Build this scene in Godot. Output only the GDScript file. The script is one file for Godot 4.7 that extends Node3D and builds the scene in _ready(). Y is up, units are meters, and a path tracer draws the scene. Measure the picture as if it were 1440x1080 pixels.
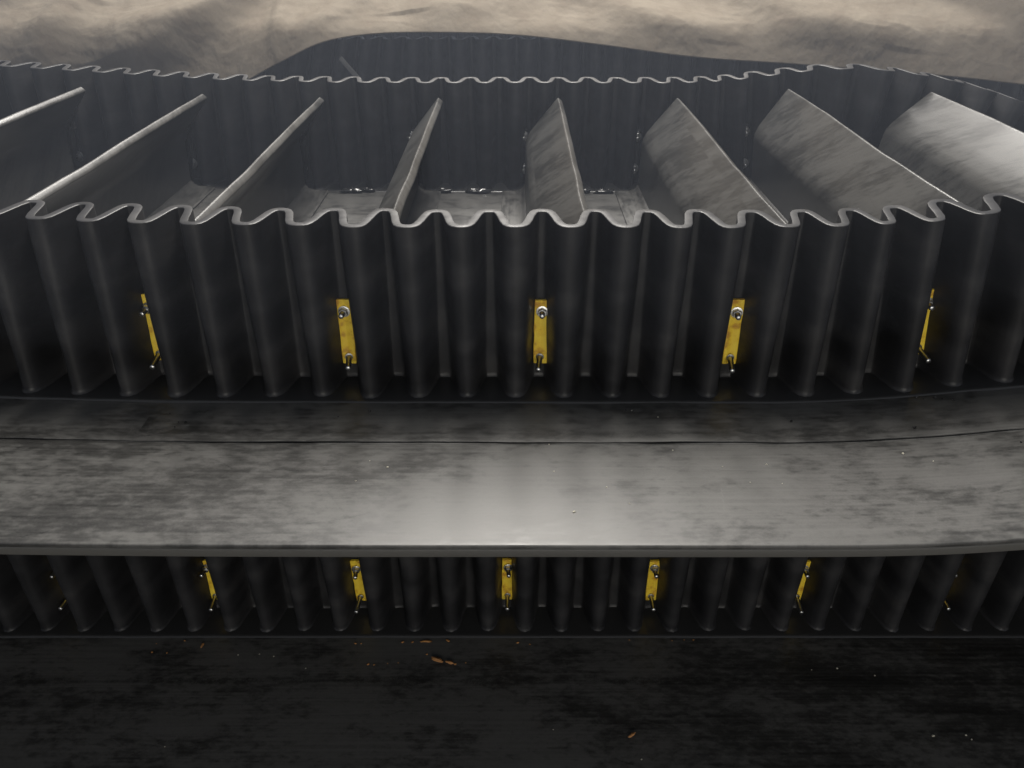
extends Node3D
# A folded rubber conveyor belt with corrugated sidewalls, cleats and bolted yellow strips, under a tarpaulin.
# s runs along a belt (metres, to the right), a is the distance away from the viewer, n the height over the belt's carrying face.

const PITCH := 0.05          # one corrugation
const WALL_H := 0.185
const AMP := 0.0215
const THICK := 0.0077

var rng := RandomNumberGenerator.new()
var noise := FastNoiseLite.new()
var fine := FastNoiseLite.new()
var mats := {}
var shared := {}


# ---------------------------------------------------------------- mesh builder
class Geo:
	var v := PackedVector3Array()
	var nr := PackedVector3Array()
	var uv := PackedVector2Array()
	var ix := PackedInt32Array()

	# rows: Array of PackedVector3Array of one length; ref: outward direction, or ZERO to turn outwards from the middle
	func grid(rows: Array, uvs: Array, ref := Vector3.ZERO) -> void:
		var w: int = rows[0].size()
		var h := rows.size()
		var first := v.size()
		var mid := Vector3.ZERO
		for r in rows:
			for p in r:
				mid += p
		mid /= float(w * h)
		var nn := PackedVector3Array()
		nn.resize(w * h)
		var turn := 0.0
		for j in h - 1:
			var ra: PackedVector3Array = rows[j]
			var rb: PackedVector3Array = rows[j + 1]
			var rm := Vector3.ZERO
			if ref == Vector3.ZERO:
				for p in ra:
					rm += p
				rm /= float(w)
			for i in w - 1:
				var q: Vector3 = (rb[i + 1] - ra[i]).cross(rb[i] - ra[i + 1])
				turn += q.dot(ref) if ref != Vector3.ZERO else q.dot(ra[i] - rm)
				nn[j * w + i] += q
				nn[j * w + i + 1] += q
				nn[(j + 1) * w + i] += q
				nn[(j + 1) * w + i + 1] += q
		var sgn := 1.0 if turn >= 0.0 else -1.0
		for j in h:
			v.append_array(rows[j])
			uv.append_array(uvs[j])
		for k in w * h:
			nn[k] = (nn[k] * sgn).normalized()
		nr.append_array(nn)
		for j in h - 1:
			for i in w - 1:
				var a := first + j * w + i
				var b := a + 1
				var c := a + w
				var d := c + 1
				if sgn < 0.0:
					ix.append_array(PackedInt32Array([a, b, d, a, d, c]))
				else:
					ix.append_array(PackedInt32Array([a, d, b, a, c, d]))

	# a flat fan over a closed or open outline
	func fan(pts: PackedVector3Array, ref: Vector3) -> void:
		var first := v.size()
		var mid := Vector3.ZERO
		for p in pts:
			mid += p
		mid /= float(pts.size())
		var q := Vector3.ZERO
		for i in pts.size():
			q += (pts[i] - mid).cross(pts[(i + 1) % pts.size()] - mid)
		var flip := q.dot(ref) < 0.0
		var nd := q.normalized() * (-1.0 if flip else 1.0)
		v.append(mid)
		nr.append(nd)
		uv.append(Vector2(0.5, 0.5))
		for p in pts:
			v.append(p)
			nr.append(nd)
			uv.append(Vector2(p.x, p.y))
		for i in pts.size():
			var b := first + 1 + i
			var c := first + 1 + (i + 1) % pts.size()
			if flip:
				ix.append_array(PackedInt32Array([first, b, c]))
			else:
				ix.append_array(PackedInt32Array([first, c, b]))

	func mesh() -> ArrayMesh:
		var arr := []
		arr.resize(Mesh.ARRAY_MAX)
		arr[Mesh.ARRAY_VERTEX] = v
		arr[Mesh.ARRAY_NORMAL] = nr
		arr[Mesh.ARRAY_TEX_UV] = uv
		arr[Mesh.ARRAY_INDEX] = ix
		var m := ArrayMesh.new()
		m.add_surface_from_arrays(Mesh.PRIMITIVE_TRIANGLES, arr)
		return m


# ---------------------------------------------------------------- naming
func numbered(called: String, parent: Node) -> String:
	if not parent.has_node(called):
		return called
	var k := 1
	while parent.has_node("%s_%03d" % [called, k]):
		k += 1
	return "%s_%03d" % [called, k]


func thing(called: String, label: String, category: String, at := Vector3.ZERO, group := "") -> Node3D:
	var o := Node3D.new()
	o.name = numbered(called, self)
	add_child(o, true)
	o.position = at
	tag(o, label, category, group)
	return o


func tag(o: Node, label: String, category: String, group := "") -> void:
	o.set_meta("label", label)
	o.set_meta("category", category)
	if group != "":
		o.set_meta("group", group)


func part(called: String, m: Mesh, material: Material, parent: Node = self, where := Transform3D.IDENTITY) -> MeshInstance3D:
	var o := MeshInstance3D.new()
	o.name = numbered(called, parent)
	o.mesh = m
	o.material_override = material
	o.transform = where
	parent.add_child(o, true)
	return o


# ---------------------------------------------------------------- materials
func lin(r: float, g: float, b: float) -> Color:
	return Color(r, g, b).linear_to_srgb()


func plain(r: float, g: float, b: float, rough: float, spec := 0.5, metal := 0.0) -> StandardMaterial3D:
	var m := StandardMaterial3D.new()
	m.albedo_color = lin(r, g, b)
	m.roughness = rough
	m.metallic_specular = spec
	m.metallic = metal
	return m


func s8(x: float) -> int:
	x = clampf(x, 0.0, 1.0)
	x = 12.92 * x if x < 0.0031308 else 1.055 * pow(x, 1.0 / 2.4) - 0.055
	return int(x * 255.0 + 0.5)


# worn rubber: a film of dust with grainy dark smudges, fine drag lines along u, scratches. su, sv: metres across the texture
func rubber_maps(w: int, h: int, su: float, sv: float, seed_: int, dark: float, bright: float, r0: float, r1: float, lines: float, diag: float, cover: float, seam := -1.0, scratches := 0, dirty_dim_end := 0.0) -> Array:
	noise.seed = seed_
	fine.seed = seed_ + 7
	noise.fractal_octaves = 6
	noise.fractal_gain = 0.7
	var lum := PackedFloat32Array()
	lum.resize(w * h)
	var k := 0
	for j in h:
		var y := float(j) / h * sv
		for i in w:
			var x := float(i) / w * su
			var z := y + x * diag
			var p := noise.get_noise_2d(x * 420.0, z * 1000.0 + 31.0)          # where it is smudged
			var q := noise.get_noise_2d(x * 3800.0 + 90.0, z * 9000.0)         # the grain of the smudges
			var l := fine.get_noise_2d(x * 300.0, z * 24000.0)                 # drag lines
			var g := fine.get_noise_2d(x * 60000.0, y * 60000.0)               # grain
			var d := 0.92 - 0.8 * smoothstep(cover, cover + 0.95, p + 0.85 * q + dirty_dim_end * smoothstep(0.75, 0.45, x + 0.3 * p)) + lines * l + 0.14 * g + 0.28 * q  # left end darkened: stains there, plus the fall-off of light painted in
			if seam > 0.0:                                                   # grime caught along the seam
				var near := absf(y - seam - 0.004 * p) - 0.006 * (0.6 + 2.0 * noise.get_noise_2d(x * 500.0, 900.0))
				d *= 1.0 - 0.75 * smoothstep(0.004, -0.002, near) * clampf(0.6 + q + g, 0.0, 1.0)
			lum[k] = clampf(d, 0.0, 1.0)
			k += 1
	rng.seed = seed_ * 3
	for n in scratches:
		var x := rng.randf() * w
		var y := rng.randf() * h
		var ang := rng.randf_range(-0.25, 0.25) if rng.randf() < 0.75 else rng.randf_range(-1.5, 1.5)
		var strong := rng.randf_range(0.06, 0.3) * (1.0 if rng.randf() < 0.7 else -1.0)
		for t in int(rng.randf_range(6, 60)):
			x += cos(ang)
			y += sin(ang)
			ang += rng.randf_range(-0.04, 0.04)
			var at_ := posmod(int(y), h) * w + posmod(int(x), w)
			lum[at_] = clampf(lum[at_] + strong, 0.0, 1.0)
	var pix := PackedByteArray()
	pix.resize(w * h * 3)
	var rough := PackedByteArray()
	rough.resize(w * h)
	for i in w * h:
		var a := lerpf(dark, bright, lum[i])
		pix[i * 3] = s8(a * 1.02)
		pix[i * 3 + 1] = s8(a)
		pix[i * 3 + 2] = s8(a * 0.94)
		rough[i] = int(255.0 * lerpf(r0, r1, lum[i]))
	noise.fractal_octaves = 4
	noise.fractal_gain = 0.5
	return [ImageTexture.create_from_image(Image.create_from_data(w, h, false, Image.FORMAT_RGB8, pix)),
		ImageTexture.create_from_image(Image.create_from_data(w, h, false, Image.FORMAT_L8, rough))]


func worn(maps: Array, scale: Vector3, offset := Vector3.ZERO, spec := 0.5) -> StandardMaterial3D:
	var m := StandardMaterial3D.new()
	m.albedo_texture = maps[0]
	m.roughness_texture = maps[1]
	m.roughness_texture_channel = BaseMaterial3D.TEXTURE_CHANNEL_RED
	m.roughness = 1.0
	m.metallic_specular = spec
	m.uv1_scale = scale
	m.uv1_offset = offset
	m.texture_repeat = true
	return m


func noise_tex(freq: float, seed_: int, normal: bool, bump := 2.0, octaves := 4) -> NoiseTexture2D:
	var f := FastNoiseLite.new()
	f.noise_type = FastNoiseLite.TYPE_SIMPLEX_SMOOTH
	f.seed = seed_
	f.frequency = freq
	f.fractal_octaves = octaves
	var t := NoiseTexture2D.new()
	t.width = 512
	t.height = 512
	t.seamless = true
	t.noise = f
	t.as_normal_map = normal
	t.bump_strength = bump
	return t


func ramp_tex(freq: float, seed_: int, colors: Array, at_: Array, octaves: int) -> NoiseTexture2D:
	var t := noise_tex(freq, seed_, false, 1.0, octaves)
	var g := Gradient.new()
	g.colors = PackedColorArray(colors)
	g.offsets = PackedFloat32Array(at_)
	t.color_ramp = g
	return t


func make_materials() -> void:
	var grain := noise_tex(0.22, 3, true, 1.2, 2)
	var wall := plain(1, 1, 1, 1.0, 0.4)
	wall.albedo_texture = ramp_tex(0.012, 8, [lin(0.017, 0.017, 0.018), lin(0.024, 0.024, 0.0255), lin(0.042, 0.041, 0.041)], [0.25, 0.55, 0.95], 5)
	wall.roughness_texture = ramp_tex(0.02, 18, [Color(0.4, 0.4, 0.4), Color(0.47, 0.47, 0.47), Color(0.6, 0.6, 0.6)], [0.2, 0.5, 0.9], 5)
	wall.roughness_texture_channel = BaseMaterial3D.TEXTURE_CHANNEL_RED
	wall.normal_enabled = true
	wall.normal_texture = grain
	wall.normal_scale = 0.12
	wall.uv1_scale = Vector3(1.5, 3, 1)
	mats.wall = wall
	mats.foot = plain(0.03, 0.03, 0.03, 0.3)
	# lateral flange and floor of the belt
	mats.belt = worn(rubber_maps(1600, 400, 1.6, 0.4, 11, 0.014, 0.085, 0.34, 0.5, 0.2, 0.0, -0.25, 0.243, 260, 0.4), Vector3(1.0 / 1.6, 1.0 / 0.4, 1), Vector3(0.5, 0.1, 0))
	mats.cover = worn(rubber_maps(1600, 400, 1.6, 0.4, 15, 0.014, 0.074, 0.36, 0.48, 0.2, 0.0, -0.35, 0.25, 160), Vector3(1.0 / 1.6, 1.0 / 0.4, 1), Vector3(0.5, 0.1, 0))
	mats.belt_low = mats.belt.duplicate()
	mats.belt_low.uv1_scale = Vector3(-1.0 / 1.6, 1.0 / 0.4, 1)
	mats.belt_low.uv1_offset = Vector3(0.5, 0.0, 0)
	mats.cleat = worn(rubber_maps(1024, 384, 0.7, 0.26, 29, 0.015, 0.054, 0.3, 0.38, 0.14, 0.8, -0.4, -1.0, 260), Vector3(1.0 / 0.7, 1.0 / 0.26, 1))
	mats.edge = plain(0.085, 0.082, 0.075, 0.55)
	# strips
	var st := plain(1, 1, 1, 0.42)
	var f := FastNoiseLite.new()
	f.seed = 5
	f.frequency = 0.022
	f.fractal_octaves = 5
	var g := Gradient.new()
	g.colors = PackedColorArray([lin(0.55, 0.27, 0.03), lin(0.93, 0.64, 0.045), lin(1.0, 0.74, 0.07)])
	g.offsets = PackedFloat32Array([0.12, 0.4, 0.8])
	var nt := NoiseTexture2D.new()
	nt.width = 256
	nt.height = 256
	nt.noise = f
	nt.color_ramp = g
	st.albedo_texture = nt
	st.uv1_triplanar = true
	st.uv1_world_triplanar = true
	st.uv1_scale = Vector3(9, 9, 9)
	mats.strip = st
	mats.steel = plain(0.72, 0.72, 0.7, 0.36, 0.5, 1.0)
	mats.plate = plain(0.12, 0.12, 0.125, 0.4, 0.5, 0.6)
	mats.glue = plain(0.015, 0.015, 0.015, 0.16)
	# tarpaulin
	var cl := plain(1, 1, 1, 0.85, 0.3)
	var cf := FastNoiseLite.new()
	cf.seed = 12
	cf.frequency = 0.01
	cf.fractal_octaves = 6
	var cg := Gradient.new()
	cg.colors = PackedColorArray([lin(0.185, 0.155, 0.118), lin(0.204, 0.173, 0.133), lin(0.22, 0.188, 0.146)])
	cg.offsets = PackedFloat32Array([0.2, 0.5, 0.85])
	var ct := NoiseTexture2D.new()
	ct.width = 1024
	ct.height = 1024
	ct.seamless = true
	ct.noise = cf
	ct.color_ramp = cg
	cl.albedo_texture = ct
	cl.normal_enabled = true
	cl.normal_texture = noise_tex(0.04, 44, true, 5.0, 5)
	cl.normal_scale = 0.22
	cl.uv1_scale = Vector3(1.3, 1.3, 1)
	mats.cloth = cl
	mats.crumb = plain(0.42, 0.2, 0.06, 0.6)
	mats.flake = plain(0.42, 0.2, 0.07, 0.7)
	mats.pale = plain(0.5, 0.47, 0.38, 0.5)
	mats.concrete = plain(0.06, 0.058, 0.055, 0.8)
	mats.housing = plain(0.1, 0.1, 0.1, 0.5)


# ---------------------------------------------------------------- belts
func crom(xs: Array, ys: Array, x: float) -> float:
	var n := xs.size()
	if x <= xs[0]:
		return ys[0]
	if x >= xs[n - 1]:
		return ys[n - 1]
	var i := 0
	while x > xs[i + 1]:
		i += 1
	var t: float = (x - xs[i]) / (xs[i + 1] - xs[i])
	var hh: float = xs[i + 1] - xs[i]
	var m0: float = (ys[i + 1] - ys[maxi(i - 1, 0)]) / (xs[i + 1] - xs[maxi(i - 1, 0)])
	var m1: float = (ys[mini(i + 2, n - 1)] - ys[i]) / (xs[mini(i + 2, n - 1)] - xs[i])
	var t2 := t * t
	var t3 := t2 * t
	return (2 * t3 - 3 * t2 + 1) * ys[i] + (t3 - 2 * t2 + t) * hh * m0 + (-2 * t3 + 3 * t2) * ys[i + 1] + (t3 - t2) * hh * m1


const UP_X := [-1.6, -1.2, -0.835, -0.6, -0.45, -0.3, -0.15, 0.0, 0.26, 0.34, 0.39, 0.44, 0.485, 0.54, 0.6, 0.7, 0.78, 0.86, 0.95, 1.1, 1.3, 1.6]
const UP_H := [0.06, 0.045, 0.025, 0.011, 0.004, 0.001, 0.0, 0.0, 0.0, 0.0022, 0.006, 0.0115, 0.0165, 0.021, 0.02, 0.006, -0.014, -0.042, -0.08, -0.15, -0.24, -0.33]


# a belt run: dir +1 carries on top, -1 hangs upside down
func run_height(b: Dictionary, s: float) -> float:
	return crom(UP_X, UP_H, s) if b.curved else 0.0


func at(b: Dictionary, s: float, a: float, n: float) -> Vector3:
	if not b.curved:
		return Vector3(s, n * b.dir, 1.0 - a)
	var h := run_height(b, s)
	var g := (run_height(b, s + 0.004) - run_height(b, s - 0.004)) / 0.008
	var k := 1.0 / sqrt(1.0 + g * g)
	return Vector3(s - g * k * n, h + k * n * b.dir, 1.0 - a)


func turned(b: Dictionary, s: float, a: float, n: float) -> Transform3D:
	var o := at(b, s, a, n)
	var x := (at(b, s + 0.004, a, n) - at(b, s - 0.004, a, n)).normalized()
	var z := Vector3(0, 0, 1)
	return Transform3D(Basis(x, z.cross(x), z), o)


# sweep a cross-section [(a, n), ...] along s
func sweep(b: Dictionary, prof: PackedVector2Array, s0: float, s1: float, step: float, ref: Vector3, wobble := 0.0, closed := false) -> Geo:
	var g := Geo.new()
	sweep_into(g, b, prof, s0, s1, step, ref, wobble, closed)
	return g


func sweep_into(g: Geo, b: Dictionary, prof: PackedVector2Array, s0: float, s1: float, step: float, ref: Vector3, wobble := 0.0, closed := false) -> void:
	var n := int(ceil((s1 - s0) / step))
	var rows := []
	var uvs := []
	for i in n + 1:
		var s := lerpf(s0, s1, float(i) / n)
		var row := PackedVector3Array()
		var ur := PackedVector2Array()
		var dn := wobble * noise.get_noise_2d(s * 500.0, 9.0)
		var da := wobble * noise.get_noise_2d(s * 700.0, 77.0)
		for p in prof:
			row.append(at(b, s, p.x + da, p.y + dn))
			ur.append(Vector2(s, p.x - p.y))
		if closed:
			row.append(row[0])
			ur.append(ur[0])
		rows.append(row)
		uvs.append(ur)
	g.grid(rows, uvs, Vector3.ZERO if closed else ref)


func wave(c: float, u: float, side: float) -> float:
	var t := smoothstep(-0.1, 0.85, u)
	var k := lerpf(1.75, 1.95, t)
	var bb := lerpf(0.44, 0.0, t) * side         # the folds that face the viewer narrow towards the foot
	var hi := tanh(k * (1.0 + bb))
	var lo := tanh(k * (-1.0 + bb))
	return (2.0 * tanh(k * (c + bb)) - hi - lo) / (hi - lo)


# where the middle of the corrugated sheet runs. inward: +1 if the inward side is away from the viewer
func wall_mid(b: Dictionary, w: Dictionary, s: float, u: float) -> float:
	var ss: float = s - w.phase + (0.003 * noise.get_noise_2d(s * 400.0, w.seed)) * (0.35 + u)
	var amp := AMP * (1.0 + 0.15 * noise.get_noise_2d(s * 900.0, w.seed + 40.0))
	var lean: float = 0.004 * noise.get_noise_2d(s * 250.0, w.seed + 80.0) * u
	if w.has("lean_left"):
		lean += w.lean_left * smoothstep(-0.12, -0.5, s) * u
	return w.a + lean + w.inward * amp * wave(cos(TAU * ss / PITCH), u, w.inward)


func sidewall(b: Dictionary, root: Node3D, w: Dictionary, s0: float, s1: float, per := 20) -> MeshInstance3D:
	var fr := 0.0075
	var us := [0.0, 0.0006, 0.0015, 0.0028, 0.0045, 0.007, 0.013, 0.03, 0.055, 0.08, 0.105, 0.13, 0.155, 0.172, WALL_H - 0.0009]
	var n := int(round((s1 - s0) / PITCH * per))
	var ds := (s1 - s0) / n
	var front := []
	var back := []
	var uvf := []
	for n_ in us:
		var u: float = n_ / WALL_H
		var mid := PackedFloat32Array()
		for i in n + 3:
			mid.append(wall_mid(b, w, s0 + (i - 1) * ds, u))
		var ex := fr - sqrt(maxf(0.0, fr * fr - pow(fr - minf(n_, fr), 2)))
		var off := THICK * 0.5 + ex
		var rf := PackedVector3Array()
		var rb := PackedVector3Array()
		var ur := PackedVector2Array()
		var hh: float = n_ + (0.0022 * noise.get_noise_2d(s0 * 10.0, w.seed) * u)
		for i in n + 1:
			var s := s0 + i * ds
			var sh: float = 0.0
			if w.has("fan"):
				sh = -w.fan * smoothstep(-0.12, -0.42, s) * (1.0 - u)
			var t := (mid[i + 2] - mid[i]) / (2.0 * ds)
			var k := 1.0 / sqrt(1.0 + t * t)
			var ns := -t * k * off
			var na := k * off
			rf.append(at(b, s - ns + sh, mid[i + 1] - na, hh))
			rb.append(at(b, s + ns + sh, mid[i + 1] + na, hh))
			ur.append(Vector2(s * 1.8, n_))
		front.append(rf)
		back.append(rb)
		uvf.append(ur)
	var g := Geo.new()
	g.grid(front, uvf, Vector3(0, 0, 1))
	g.grid(back, uvf, Vector3(0, 0, -1))
	var o := part("sidewall", g.mesh(), mats.wall, root)
	# the cut upper edge of the sheet
	var rows := [front[-1]]
	var last: PackedVector3Array = front[-1]
	var lastb: PackedVector3Array = back[-1]
	var r1 := PackedVector3Array()
	var r2 := PackedVector3Array()
	for i in last.size():
		var up := Vector3(0, 0.0009 * b.dir, 0)
		r1.append(last[i].lerp(lastb[i], 0.08) + up)
		r2.append(last[i].lerp(lastb[i], 0.92) + up)
	rows = [last, r1, r2, lastb]
	var ge := Geo.new()
	ge.grid(rows, [uvf[0], uvf[0], uvf[0], uvf[0]], Vector3(0, b.dir, 0))
	part("rim", ge.mesh(), mats.wall, o)
	# the moulded foot that is bonded to the belt
	var i0: float = w.a - (0.034 if w.inward > 0 else 0.031)
	var i1: float = w.a + (0.031 if w.inward > 0 else 0.034)
	var prof := PackedVector2Array([Vector2(i0 - 0.0015, 0.0002), Vector2(i0, 0.0016), Vector2(i0 + 0.0012, 0.0022), Vector2(i0 + 0.004, 0.0025), Vector2(i1 - 0.004, 0.0025), Vector2(i1 - 0.0012, 0.0022), Vector2(i1, 0.0016), Vector2(i1 + 0.0015, 0.0002)])
	var gf := sweep(b, prof, s0, s1, 0.015, Vector3(0, b.dir, 0), 0.0006)
	part("foot", gf.mesh(), mats.foot, o)
	return o


func base_belt(b: Dictionary, root: Node3D, a0: float, a1: float, s0: float, s1: float, mat: Material, seam: float) -> void:
	var t: float = b.thick
	var prof := PackedVector2Array([Vector2(a0 + 0.0012, -0.0034), Vector2(a0 + 0.0012, -0.0012), Vector2(a0 + 0.0018, -0.0004), Vector2(a0 + 0.003, 0.0), Vector2(a0 + 0.006, 0.0)])
	prof.append_array(PackedVector2Array([Vector2(a0 + 0.05, 0.0), Vector2(seam - 0.0046, 0.0), Vector2(seam - 0.0042, -0.001), Vector2(seam - 0.0012, -0.001), Vector2(seam + 0.001, -0.0006)]))
	var k := 20
	for i in k + 1:
		prof.append(Vector2(lerpf(seam + 0.012, a1 - 0.012, float(i) / k), 0.0))
	prof.append_array(PackedVector2Array([Vector2(a1 - 0.003, 0.0), Vector2(a1 - 0.001, -0.001), Vector2(a1, -0.004)]))
	var top := sweep(b, prof, s0, s1, 0.02, Vector3(0, b.dir, 0))
	var o := part("base_belt", top.mesh(), mat, root)
	var low := PackedVector2Array([Vector2(a0 + 0.0012, -0.0034), Vector2(a0, -0.0042), Vector2(a0, -t + 0.001), Vector2(a0 + 0.001, -t), Vector2(a0 + 0.01, -t), Vector2(a1 - 0.01, -t), Vector2(a1 - 0.001, -t), Vector2(a1, -t + 0.001), Vector2(a1, -0.004)])
	var bot := sweep(b, low, s0, s1, 0.02, Vector3(0, -b.dir, 0))
	part("carcass_edge", bot.mesh(), mats.edge, o)


# cover sheet over the middle of the belt; its long edge is the seam in the flange
func cover_sheet(b: Dictionary, root: Node3D, a0: float, a1: float, s0: float, s1: float, mat: Material) -> void:
	var prof := PackedVector2Array([Vector2(a0 - 0.0002, 0.0001), Vector2(a0, 0.0009)])
	for i in 9:
		prof.append(Vector2(lerpf(a0 + 0.012, a1 - 0.004, i / 8.0), 0.0009))
	prof.append(Vector2(a1, 0.0001))
	part("cover_sheet", sweep(b, prof, s0, s1, 0.015, Vector3(0, b.dir, 0), 0.0016).mesh(), mat, root)


# ---------------------------------------------------------------- cleats
func cleat_mesh(a0: float, a1: float, seed_: float) -> ArrayMesh:
	# outline in (x, n), from the left foot over the top to the right foot
	var left := [Vector2(-0.0062, 0.0), Vector2(-0.006, 0.02), Vector2(-0.0058, 0.06), Vector2(-0.0055, 0.085), Vector2(-0.0042, 0.094), Vector2(0.002, 0.106), Vector2(0.017, 0.125), Vector2(0.034, 0.1455), Vector2(0.0445, 0.158)]
	var tip := [Vector2(0.0456, 0.1593), Vector2(0.0466, 0.1602), Vector2(0.0479, 0.1603), Vector2(0.0496, 0.1593), Vector2(0.0525, 0.1571), Vector2(0.0540, 0.1556), Vector2(0.0545, 0.1543), Vector2(0.0541, 0.1529), Vector2(0.0530, 0.1512)]
	var right := [Vector2(0.0435, 0.1395), Vector2(0.028, 0.1205), Vector2(0.012, 0.103), Vector2(0.0078, 0.094), Vector2(0.0064, 0.085), Vector2(0.0060, 0.05), Vector2(0.0062, 0.0)]
	var prof := left + tip + right
	var n := 30
	var rows := []
	var uvs := []
	for i in n + 1:
		var a := lerpf(a0, a1, float(i) / n)
		var bend := 0.005 * noise.get_noise_2d(a * 130.0, seed_) + 0.0005 * noise.get_noise_2d(a * 900.0, seed_)
		var drop := 0.0025 * noise.get_noise_2d(a * 130.0, seed_ + 20.0)
		var row := PackedVector3Array()
		var ur := PackedVector2Array()
		var run := 0.0
		for k in prof.size():
			var p: Vector2 = prof[k]
			var f := smoothstep(0.08, 0.16, p.y)
			row.append(Vector3(p.x + bend * f, p.y + drop * f, 1.0 - a))
			if k > 0:
				run += p.distance_to(prof[k - 1])
			ur.append(Vector2(a + seed_ * 0.13, run + seed_ * 0.07))
		rows.append(row)
		uvs.append(ur)
	var g := Geo.new()
	g.grid(rows, uvs)
	g.fan(rows[0], Vector3(0, 0, 1))
	g.fan(rows[n], Vector3(0, 0, -1))
	return g.mesh()


func cleat_foot_mesh(a0: float, a1: float) -> ArrayMesh:
	var prof := PackedVector2Array([Vector2(-0.046, 0.0014), Vector2(-0.045, 0.0032), Vector2(-0.018, 0.0042), Vector2(-0.010, 0.0075), Vector2(-0.0065, 0.014), Vector2(0.0065, 0.014), Vector2(0.010, 0.0075), Vector2(0.018, 0.0042), Vector2(0.045, 0.0032), Vector2(0.046, 0.0014)])
	var rows := []
	var uvs := []
	for i in 21:
		var a := lerpf(a0, a1, i / 20.0)
		var row := PackedVector3Array()
		var ur := PackedVector2Array()
		for p in prof:
			row.append(Vector3(p.x, p.y, 1.0 - a))
			ur.append(Vector2(a, p.x))
		rows.append(row)
		uvs.append(ur)
	var g := Geo.new()
	g.grid(rows, uvs, Vector3(0, 1, 0))
	g.fan(rows[0], Vector3(0, 0, 1))
	g.fan(rows[20], Vector3(0, 0, -1))
	return g.mesh()


# ---------------------------------------------------------------- strips, bolts
# a turned profile [(radius, along z)] about the z axis, sides = facets
func lathe(g: Geo, prof: Array, sides: int, flat := false) -> void:
	if flat:
		for k in sides:
			var t0 := TAU * k / sides
			var t1 := TAU * (k + 1) / sides
			var rr := []
			var uu := []
			for p in prof:
				rr.append(PackedVector3Array([Vector3(cos(t0) * p.x, sin(t0) * p.x, p.y), Vector3(cos(t1) * p.x, sin(t1) * p.x, p.y)]))
				uu.append(PackedVector2Array([Vector2(0, p.y), Vector2(1, p.y)]))
			for q in prof.size() - 1:
				var tm := (t0 + t1) * 0.5
				var d: Vector2 = prof[q + 1] - prof[q]
				var nrm := Vector3(cos(tm) * d.y, sin(tm) * d.y, -d.x)
				if nrm.length() < 1e-6:
					continue
				g.grid([rr[q], rr[q + 1]], [uu[q], uu[q + 1]], nrm)
		return
	var rows := []
	var uvs := []
	for p in prof:
		var row := PackedVector3Array()
		var ur := PackedVector2Array()
		for k in sides + 1:
			var t := TAU * k / sides
			row.append(Vector3(cos(t) * p.x, sin(t) * p.x, p.y))
			ur.append(Vector2(float(k) / sides, p.y))
		rows.append(row)
		uvs.append(ur)
	g.grid(rows, uvs)


func bolt_mesh(length: float, nut_r: float) -> ArrayMesh:
	var g := Geo.new()
	lathe(g, [Vector2(0.0001, 0.0011), Vector2(nut_r * 1.22, 0.001), Vector2(nut_r * 1.25, 0.0006), Vector2(nut_r * 1.25, -0.0003)], 20)
	if nut_r > 0.004:
		lathe(g, [Vector2(0.0001, 0.0058), Vector2(nut_r * 0.86, 0.0058), Vector2(nut_r, 0.005), Vector2(nut_r, 0.0012)], 6, true)
	var prof := []
	var r := 0.0029
	var z := 0.001
	while z < length - 0.0014:                    # thread
		prof.append(Vector2(r, z))
		prof.append(Vector2(r - 0.00035, z + 0.0005))
		z += 0.001
	prof.append(Vector2(r, length - 0.0012))
	prof.append(Vector2(r * 0.8, length))
	prof.append(Vector2(0.0001, length))
	lathe(g, prof, 12)
	return g.mesh()


func strip_mesh(w: float, h: float, seed_: float) -> ArrayMesh:
	var g := Geo.new()
	var prof := [Vector2(-0.5, -0.0016), Vector2(-0.5, 0.0010), Vector2(-0.44, 0.0016), Vector2(-0.22, 0.0015), Vector2(-0.1, 0.0007), Vector2(0.04, 0.0006), Vector2(0.18, 0.0015), Vector2(0.44, 0.0016), Vector2(0.5, 0.0010), Vector2(0.5, -0.0016)]
	var rows := []
	var uvs := []
	var n := 14
	for i in n + 1:
		var t := float(i) / n
		var row := PackedVector3Array()
		var ur := PackedVector2Array()
		var ww := w * (1.0 + 0.05 * noise.get_noise_2d(t * 300.0, seed_))
		if i == 0 or i == n:
			ww *= 0.95
		var bow := 0.0012 * sin(PI * t)
		for p in prof:
			var y := h * t + 0.0007 * noise.get_noise_2d(p.x * 500.0, seed_ + 60.0 + i) * (1.0 if i == 0 or i == n else 0.0)
			row.append(Vector3(p.x * ww + 0.0008 * noise.get_noise_2d(t * 200.0, seed_ + 9.0), y, p.y - bow))
			ur.append(Vector2(p.x * w, h * t))
		rows.append(row)
		uvs.append(ur)
	g.grid(rows, uvs, Vector3(0, 0, 1))
	g.fan(rows[0], Vector3(0, -1, 0))
	g.fan(rows[n], Vector3(0, 1, 0))
	return g.mesh()


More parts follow.
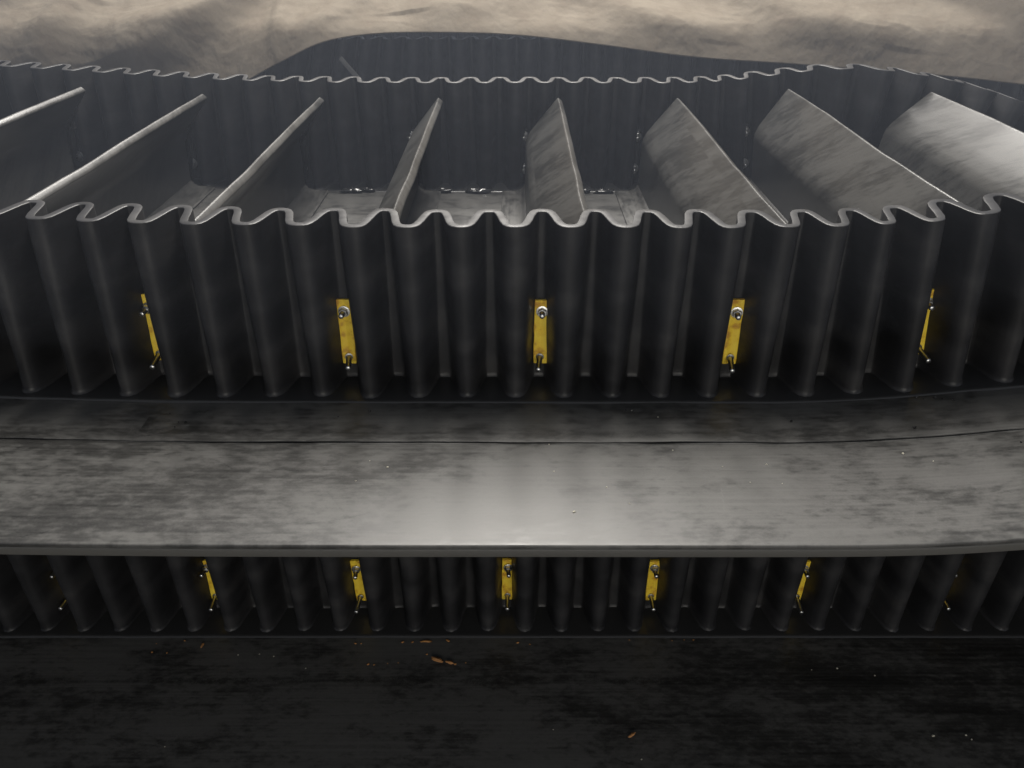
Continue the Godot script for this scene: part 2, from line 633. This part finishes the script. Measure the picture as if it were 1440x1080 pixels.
func strips(b: Dictionary, root: Node3D, w: Dictionary, first: float, from: int, to: int, seed_: int, short_top: float, long_low: float) -> void:
	rng.seed = seed_
	var top: ArrayMesh = bolt_mesh(short_top, 0.0049)
	var low: ArrayMesh = bolt_mesh(long_low, 0.0034)
	for k in range(from, to + 1):
		var s := first + 0.2 * k
		var at_low := wall_mid(b, w, s, 0.12) - THICK * 0.5
		var at_top := wall_mid(b, w, s, 0.5) - THICK * 0.5
		var o := turned(b, s + rng.randf_range(-0.0012, 0.0012), at_low - 0.0038, 0.021)
		o.basis = o.basis * Basis(Vector3(1, 0, 0), atan2(at_low - at_top, 0.074)) * Basis(Vector3(0, 0, 1), rng.randf_range(-0.03, 0.03))
		var st := part("yellow_strip", strip_mesh(0.0148, 0.074 + rng.randf_range(-0.002, 0.001), k * 13.0 + seed_), mats.strip, root, o)
		var tilt := Basis(Vector3(1, 0, 0), rng.randf_range(-0.1, 0.16)) * Basis(Vector3(0, 1, 0), rng.randf_range(-0.2, 0.2))
		part("bolt", top, mats.steel, st, Transform3D(tilt * Basis(Vector3(0, 0, 1), rng.randf() * 2.0), Vector3(rng.randf_range(-0.0008, 0.0008), 0.0605, 0.0014)))
		tilt = Basis(Vector3(1, 0, 0), rng.randf_range(-0.05, 0.2)) * Basis(Vector3(0, 1, 0), rng.randf_range(-0.15, 0.15))
		part("bolt", low, mats.steel, st, Transform3D(tilt, Vector3(rng.randf_range(-0.0008, 0.0008), 0.008, 0.0014)))


func inner_plates(b: Dictionary, root: Node3D, w: Dictionary, first: float, from: int, to: int) -> void:
	rng.seed = 77
	var head := bolt_mesh(0.017, 0.0075)
	for k in range(from, to + 1):
		var s := first + 0.2 * k
		var a := wall_mid(b, w, s, 0.3) - THICK * 0.5
		var o := turned(b, s - 0.0085, a - 0.003, 0.021)
		var st := part("clamp_plate", strip_mesh(0.014, 0.078, k * 5.0), mats.plate, root, o)
		for y in [0.009, 0.066]:
			part("bolt", head, mats.steel, st, Transform3D(Basis(Vector3(0, 0, 1), rng.randf() * 2.0), Vector3(rng.randf_range(-0.001, 0.001), y, 0.0014)))


# ---------------------------------------------------------------- tarpaulin
const HEM_X := [-1.9, -1.3, -0.8, -0.62, -0.50, -0.40, -0.29, -0.16, 0.0, 0.2, 0.38, 0.6, 0.75, 0.95, 1.12, 1.4, 1.9]
const HEM_D := [0.36, 0.345, 0.335, 0.33, 0.28, 0.238, 0.220, 0.217, 0.222, 0.244, 0.266, 0.28, 0.291, 0.305, 0.322, 0.345, 0.36]


# a fold of cloth along a line: steep on its lower flank, easy on its upper one
func ridge(x: float, y: float, x0: float, y0: float, x1: float, y1: float, wide: float, steep: float) -> float:
	var d := Vector2(x1 - x0, y1 - y0)
	var t := clampf(Vector2(x - x0, y - y0).dot(d) / d.length_squared(), 0.0, 1.0)
	var off := Vector2(x - x0, y - y0) - d * t
	var r := off.length() / (steep if off.y < 0.0 else wide)
	return exp(-r * r)


func tarp_point(x: float, w: float) -> Vector3:
	# w: metres up the cloth from its hem; it hangs, then rolls over the rear rim and climbs
	var hem := crom(HEM_X, HEM_D, x)
	var drop := maxf(hem - 0.214, 0.0)
	var k := 0.012
	var climb := k * log(1.0 + exp(clampf((w - drop) / k, -40.0, 40.0)))
	var hang := w - climb
	var down := hem - hang - climb * 0.48
	var away := 1.775 + (hang - drop) * 0.18 + climb * 0.877
	var f := 0.0
	f += 0.050 * ridge(x, w, -0.78, 0.05, -0.47, 0.26, 0.09, 0.035)
	f += 0.040 * ridge(x, w, -1.25, 0.14, -1.0, 0.32, 0.08, 0.04)
	f += 0.03 * ridge(x, w, -1.02, 0.02, -0.93, 0.2, 0.05, 0.04)
	f += 0.014 * ridge(x, w, -0.50, -0.02, -0.485, 0.2, 0.02, 0.02)
	f += 0.012 * ridge(x, w, -0.44, 0.03, -0.32, 0.10, 0.04, 0.03)
	f += 0.055 * ridge(x, w, 1.22, 0.05, 0.92, 0.26, 0.09, 0.035)
	f += 0.018 * ridge(x, w, 0.38, 0.03, 0.14, 0.14, 0.06, 0.04)
	f += 0.022 * ridge(x, w, -0.15, 0.05, 0.22, 0.24, 0.09, 0.06)
	f += 0.022 * ridge(x, w, 0.75, 0.04, 0.45, 0.22, 0.09, 0.06)
	f += 0.010 * ridge(x, w, 0.62, 0.06, 0.50, 0.16, 0.05, 0.04)
	f += 0.006 * noise.get_noise_2d(x * 110.0, w * 260.0)
	f += 0.0016 * maxf(0.0, 1.0 - absf(fine.get_noise_2d(x * 500.0, w * 1500.0 + x * 300.0)) * 6.0)
	f += 0.0009 * maxf(0.0, 1.0 - absf(fine.get_noise_2d(x * 1500.0 + 50.0, w * 1300.0 - x * 700.0)) * 6.0)
	f *= smoothstep(-0.01, 0.07, w)
	return Vector3(x, 0.856 - down + f * 0.8, -away + f * 0.6)


func tarpaulin() -> void:
	noise.seed = 91
	fine.seed = 17
	var rows := []
	var uvs := []
	for j in 141:
		var v := 0.95 * pow(j / 140.0, 1.5)
		var row := PackedVector3Array()
		var ur := PackedVector2Array()
		for i in 561:
			var x := lerpf(-1.9, 1.9, i / 560.0)
			row.append(tarp_point(x, v))
			ur.append(Vector2(x, v))
		rows.append(row)
		uvs.append(ur)
	var g := Geo.new()
	g.grid(rows, uvs, Vector3(0, 1, 0.6))
	# under side and turned hem give the cloth a thickness
	var under := []
	for r in rows:
		var q := PackedVector3Array()
		for p in r:
			q.append(p + Vector3(0, -0.0022, -0.0015))
		under.append(q)
	g.grid(under, uvs, Vector3(0, -1, -0.6))
	g.grid([rows[0], under[0]], [uvs[0], uvs[0]], Vector3(0, -0.5, 1))
	var o := part("tarpaulin", g.mesh(), mats.cloth)
	tag(o, "creased beige cloth tarpaulin draped over the rear belt", "tarpaulin")


# ---------------------------------------------------------------- small matter
func lump(size: Vector3, seed_: float, rough := 0.5) -> ArrayMesh:
	var rows := []
	var uvs := []
	for j in 8:
		var th := PI * j / 7.0
		var row := PackedVector3Array()
		var ur := PackedVector2Array()
		for i in 11:
			var ph := TAU * (i % 10) / 10.0
			var d := Vector3(sin(th) * cos(ph), cos(th), sin(th) * sin(ph))
			var r := 1.0 + rough * noise.get_noise_3d(d.x * 90.0 + seed_ * 31.0, d.y * 90.0, d.z * 90.0)
			row.append(d * r * size)
			ur.append(Vector2(i / 10.0, j / 7.0))
		rows.append(row)
		uvs.append(ur)
	var g := Geo.new()
	g.grid(rows, uvs)
	return g.mesh()


func add_lumps(g: Geo, where: Transform3D, m: ArrayMesh) -> void:
	var arr := m.surface_get_arrays(0)
	var first := g.v.size()
	for p in arr[Mesh.ARRAY_VERTEX]:
		g.v.append(where * p)
	for p in arr[Mesh.ARRAY_NORMAL]:
		g.nr.append((where.basis * p).normalized())
	g.uv.append_array(arr[Mesh.ARRAY_TEX_UV])
	for k in arr[Mesh.ARRAY_INDEX]:
		g.ix.append(first + k)


func flood_lamp(called: String, label: String, where: Vector3, target: Vector3, size: Vector2, energy: float, color: Color) -> void:
	var o := thing(called, label, "lamp", where)
	o.look_at_from_position(where, target, Vector3.UP)
	var box := BoxMesh.new()
	box.size = Vector3(size.x + 0.08, size.y + 0.08, 0.12)
	part("housing", box, mats.housing, o, Transform3D(Basis.IDENTITY, Vector3(0, 0, 0.07)))
	var face := BoxMesh.new()
	face.size = Vector3(size.x, size.y, 0.008)
	var m := StandardMaterial3D.new()
	m.albedo_color = Color(0.9, 0.9, 0.9)
	m.emission_enabled = true
	m.emission = color
	m.emission_energy_multiplier = 1.0
	part("lamp_face", face, m, o, Transform3D(Basis.IDENTITY, Vector3(0, 0, 0.004)))
	var l := AreaLight3D.new()
	l.name = "lamp_light"
	l.area_size = size
	l.area_normalize_energy = true
	l.light_energy = energy
	l.light_color = color
	l.area_range = 20.0
	l.shadow_enabled = true
	l.position = Vector3(0, 0, -0.006)
	o.add_child(l)


# ---------------------------------------------------------------- scene
func _ready() -> void:
	noise.noise_type = FastNoiseLite.TYPE_SIMPLEX_SMOOTH
	noise.fractal_octaves = 4
	fine.noise_type = FastNoiseLite.TYPE_SIMPLEX_SMOOTH
	fine.fractal_octaves = 2
	rng.seed = 4

	var cam := Camera3D.new()
	cam.name = "camera"
	cam.fov = 52.7
	cam.near = 0.02
	cam.far = 60.0
	add_child(cam)
	cam.position = Vector3(0, 0.856, 0)
	cam.rotation_degrees = Vector3(-31.5, 0, 0)
	cam.current = true

	var env := Environment.new()
	env.background_mode = Environment.BG_COLOR
	env.background_color = Color(0.62, 0.64, 0.68)
	env.background_energy_multiplier = 0.6
	env.tonemap_mode = Environment.TONE_MAPPER_LINEAR
	env.tonemap_exposure = 1.0
	env.volumetric_fog_enabled = true
	env.volumetric_fog_density = 0.0
	env.sdfgi_enabled = true
	env.ssao_enabled = true
	env.ssil_enabled = true
	var we := WorldEnvironment.new()
	we.name = "environment"
	we.environment = env
	add_child(we)

	make_materials()
	noise.seed = 1
	fine.seed = 2

	flood_lamp("flood_lamp", "large flood lamp high behind the tarpaulin", Vector3(-0.05, 4.9, -4.5), Vector3(0, 0.5, -1.0), Vector2(0.9, 3.0), 52.0, Color(1.0, 0.98, 0.95))
	flood_lamp("ceiling_lamp", "ceiling lamp hanging above the belt edge", Vector3(0.1, 2.3, -1.45), Vector3(0.1, 0.5, -1.15), Vector2(0.7, 0.4), 5.0, Color(1.0, 0.98, 0.95))

	flood_lamp("work_lamp", "work lamp standing on the near side of the belts", Vector3(0.25, 0.74, 1.6), Vector3(0, 0.45, -0.7), Vector2(1.5, 0.5), 1.25, Color(1.0, 0.98, 0.94))

	# the ground
	var fl := PlaneMesh.new()
	fl.size = Vector2(16, 16)
	var floor_ := part("floor", fl, mats.concrete, self, Transform3D(Basis.IDENTITY, Vector3(0, 0, -1.5)))
	floor_.set_meta("kind", "structure")

	var yb := 0.425
	# lower run, carrying face up
	var low := {"curved": false, "dir": 1.0, "thick": 0.012}
	var lr := thing("conveyor_belt", "lowest dark belt run in shadow beneath the overhanging belt edge, with yellow strips", "conveyor belt", Vector3(0, yb - 0.406, -1.0), "runs of the folded sidewall belt")
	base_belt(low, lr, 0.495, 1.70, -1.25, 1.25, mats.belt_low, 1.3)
	var lw := {"a": 0.747, "phase": -0.008, "inward": 1.0, "seed": 210.0}
	sidewall(low, lr, lw, -1.2, 1.2)
	sidewall(low, lr, {"a": 1.44, "phase": -0.008, "inward": -1.0, "seed": 260.0}, -1.2, 1.2, 10)
	strips(low, lr, lw, -0.008, -4, 4, 21, 0.017, 0.026)

	# middle run, folded back and hanging upside down under the upper run
	var mid := {"curved": false, "dir": -1.0, "thick": 0.012}
	var mr := thing("conveyor_belt", "upside down belt run hidden between the upper and the lowest run", "conveyor belt", Vector3(0, yb - 0.0255, -1.0), "runs of the folded sidewall belt")
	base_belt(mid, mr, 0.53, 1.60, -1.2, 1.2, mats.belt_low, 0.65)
	sidewall(mid, mr, {"a": 0.76, "phase": 0.01, "inward": 1.0, "seed": 310.0}, -1.15, 1.15, 10)
	sidewall(mid, mr, {"a": 1.42, "phase": 0.01, "inward": -1.0, "seed": 360.0}, -1.15, 1.15, 10)

	# upper run
	var up := {"curved": true, "dir": 1.0, "thick": 0.0115}
	var ur := thing("conveyor_belt", "top belt run with wavy sidewalls, leaning cleats and wide worn front edge", "conveyor belt", Vector3(0, yb, -1.0), "runs of the folded sidewall belt")
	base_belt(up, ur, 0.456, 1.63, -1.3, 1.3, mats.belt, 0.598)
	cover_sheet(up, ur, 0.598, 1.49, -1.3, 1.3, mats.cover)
	var nw := {"a": 0.699, "phase": 0.0286, "inward": 1.0, "seed": 10.0, "lean_left": 0.012}
	sidewall(up, ur, nw, -1.25, 1.25)
	var fw := {"a": 1.388, "phase": 0.0036, "inward": -1.0, "seed": 60.0}
	sidewall(up, ur, fw, -1.3, 1.3)
	strips(up, ur, nw, 0.0286, -4, 4, 5, 0.0145, 0.024)
	inner_plates(up, ur, fw, 0.0286, -5, 5)
	var foot := cleat_foot_mesh(0.735, 1.352)
	for k in range(-5, 6):
		var s := 0.0286 + 0.2 * k
		var c := part("cleat", cleat_mesh(0.738, 1.350, k * 3.0 + 17.0), mats.cleat, ur, turned(up, s, 1.0, 0.0013))
		part("cleat_foot", foot, mats.cover, c)
	# beads of squeezed-out adhesive along the far foot
	rng.seed = 8
	for p in [[-0.29, 1.352], [-0.275, 1.35], [-0.26, 1.356], [-0.07, 1.352], [-0.055, 1.35], [0.13, 1.352], [0.155, 1.35], [0.175, 1.352], [-0.12, 1.355]]:
		var o := turned(up, p[0] + rng.randf_range(-0.004, 0.004), p[1], 0.004)
		part("adhesive_bead", lump(Vector3(rng.randf_range(0.008, 0.017), 0.004, 0.006), rng.randf() * 9.0, 0.9), mats.glue, ur, o)

	# the belt lying behind, under the tarpaulin
	var bk := {"curved": false, "dir": 1.0, "thick": 0.0115}
	var br := thing("conveyor_belt", "rear belt of dim upright ribs showing under the tarpaulin hem", "conveyor belt", Vector3(0, yb + 0.004, -1.0), "runs of the folded sidewall belt")
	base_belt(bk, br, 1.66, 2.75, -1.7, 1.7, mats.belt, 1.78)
	sidewall(bk, br, {"a": 1.85, "phase": 0.01, "inward": 1.0, "seed": 410.0, "fan": 0.06}, -1.7, 1.7, 12)
	sidewall(bk, br, {"a": 2.5, "phase": 0.01, "inward": -1.0, "seed": 460.0}, -1.7, 1.7, 8)
	tarpaulin()
	var strap := BoxMesh.new()
	strap.size = Vector3(0.009, 0.2, 0.003)
	var so := part("rubber_strap", strap, mats.belt, self, Transform3D(Basis(Vector3(0, 0, 1), 0.72) * Basis(Vector3(1, 0, 0), -0.12), Vector3(-0.300, 0.511, -1.757)))
	tag(so, "narrow grey rubber strap leaning on the dim ribs of the rear belt", "strap")
	# thin bluish fog added over the trough, standing in for veiling lens glare
	var veil := FogVolume.new()
	veil.name = "glare_veil"
	veil.shape = RenderingServer.FOG_VOLUME_SHAPE_ELLIPSOID
	veil.size = Vector3(3.6, 1.6, 2.4)
	veil.position = Vector3(-0.1, 1.0, -1.55)
	var fm := FogMaterial.new()
	fm.density = 0.056
	fm.albedo = Color(0.88, 0.92, 1.0)
	veil.material = fm
	veil.set_meta("kind", "stuff")
	add_child(veil)

	# litter on the flanges
	var ly := yb - 0.406
	litter("pale_crumbs", "pale and grey crumbs scattered over the lowest belt edge", [[0.0493, 0.5746, 0.0013], [0.1494, 0.5364, 0.0016], [0.4201, 0.6621, 0.0023], [0.3863, 0.6599, 0.0014], [0.4644, 0.6512, 0.0018], [0.4997, 0.5662, 0.0029], [0.539, 0.5671, 0.0021], [0.543, 0.5615, 0.0017], [-0.3603, 0.6834, 0.0014], [-0.3325, 0.6846, 0.0014], [-0.3129, 0.6811, 0.0014], [-0.2666, 0.6621, 0.0014], [-0.4067, 0.5524, 0.0012]], mats.pale, ly, low, 9.0, 0.6)
	litter("tan_crumbs", "tan crumbs and dry smears along the foot of the lowest belt edge", [[-0.4754, 0.688, 0.0023], [-0.4552, 0.6869, 0.0019], [-0.4389, 0.7067, 0.0024], [-0.4752, 0.702, 0.0014], [-0.1867, 0.6688, 0.0032], [-0.1792, 0.6677, 0.0023], [-0.1482, 0.671, 0.0014], [-0.1619, 0.6699, 0.0014], [-0.1144, 0.7055, 0.0123], [-0.0859, 0.7067, 0.0047], [-0.1466, 0.7043, 0.0033], [-0.1333, 0.7043, 0.0028], [-0.2091, 0.702, 0.0028], [-0.2015, 0.702, 0.0019], [0.0076, 0.7031, 0.0033], [0.0237, 0.7008, 0.0019], [0.2435, 0.7079, 0.0019], [0.2311, 0.7079, 0.0014], [0.1576, 0.7079, 0.0014], [0.2147, 0.7067, 0.0014], [-0.1124, 0.6846, 0.0023], [-0.074, 0.6688, 0.0028], [-0.0602, 0.671, 0.0014]], mats.crumb, ly, low, 9.0, 0.35)
	litter("pale_grit", "white grit sprinkled over the worn front edge of the top belt", [[-0.1383, 0.5396, 0.0013], [-0.1127, 0.5591, 0.0016], [-0.1303, 0.5686, 0.001], [0.0349, 0.5941, 0.0013], [0.0377, 0.5529, 0.0013], [0.0827, 0.5307, 0.0012], [0.0998, 0.5089, 0.0012], [0.0519, 0.4979, 0.0024], [0.2317, 0.5633, 0.0013], [0.2101, 0.5377, 0.0009], [0.3598, 0.5751, 0.0017], [0.3809, 0.5612, 0.001], [0.1909, 0.5602, 0.001], [0.2377, 0.5357, 0.0009], [0.1501, 0.5851, 0.001], [0.1447, 0.6384, 0.0011]], mats.pale, yb, up, 0.598, 0.5)
	litter("dark_grit", "black crumbs lying near the foot of the front wavy sidewall", [[-0.3263, 0.6272, 0.0014], [-0.3194, 0.6272, 0.0021], [-0.3267, 0.6187, 0.0014], [-0.3049, 0.6486, 0.0014], [-0.3403, 0.6422, 0.0011], [0.1201, 0.6499, 0.0022], [0.1146, 0.6512, 0.0014], [0.2745, 0.6309, 0.0024], [0.4092, 0.6617, 0.0018], [0.4261, 0.6591, 0.0022], [0.4315, 0.6551, 0.0014], [0.4404, 0.6512, 0.0018], [0.4147, 0.6578, 0.0011], [-0.1428, 0.6486, 0.0021], [-0.1723, 0.6384, 0.0014], [0.466, 0.5773, 0.0013], [0.3856, 0.6115, 0.0027]], mats.glue, yb, up, 0.598, 0.7)
	for c in [[-0.0975, 0.6744, 0.0055, "long orange flake on the lowest belt edge, largest of the litter there"], [-0.0805, 0.6699, 0.0035, "small orange flake just right of the long orange flake"], [0.1418, 0.5662, 0.0035, "lone tan crumb near the front of the lowest belt edge"], [-0.4118, 0.6973, 0.0028, "red orange crumb at the left on the lowest belt edge"]]:
		var o := part("orange_flake" if c[2] != 0.0035 or c[1] > 0.6 else "tan_crumb", lump(Vector3(c[2] * 1.6, 0.0011, c[2] * 0.6), c[0] * 50.0, 0.9), mats.flake, self, Transform3D(Basis(Vector3.UP, c[0] * 4.0), Vector3(c[0], ly + 0.0022, -c[1])))
		tag(o, c[3], "debris", "orange debris on the lowest belt edge")


func litter(called: String, label: String, spots: Array, m: Material, y: float, b: Dictionary, seam: float, flat: float) -> void:
	var g := Geo.new()
	rng.seed = called.length() * 7
	var k := 0
	for p in spots:
		var r: float = p[2] * 0.58
		var r2 := minf(r, 0.0022)
		var where := Vector3(p[0], y + run_height(b, p[0]) + (0.0013 if p[1] > seam else 0.0) + r2 * flat * 0.6, -p[1])
		add_lumps(g, Transform3D(Basis(Vector3.UP, rng.randf_range(-0.5, 0.5) if r < 0.004 else 0.03), where), lump(Vector3(r, r2 * flat, minf(r, 0.002) * rng.randf_range(0.6, 1.0)), k * 1.7, 1.1))
		k += 1
	var o := part(called, g.mesh(), m)
	o.set_meta("kind", "stuff")
	tag(o, label, "crumbs")
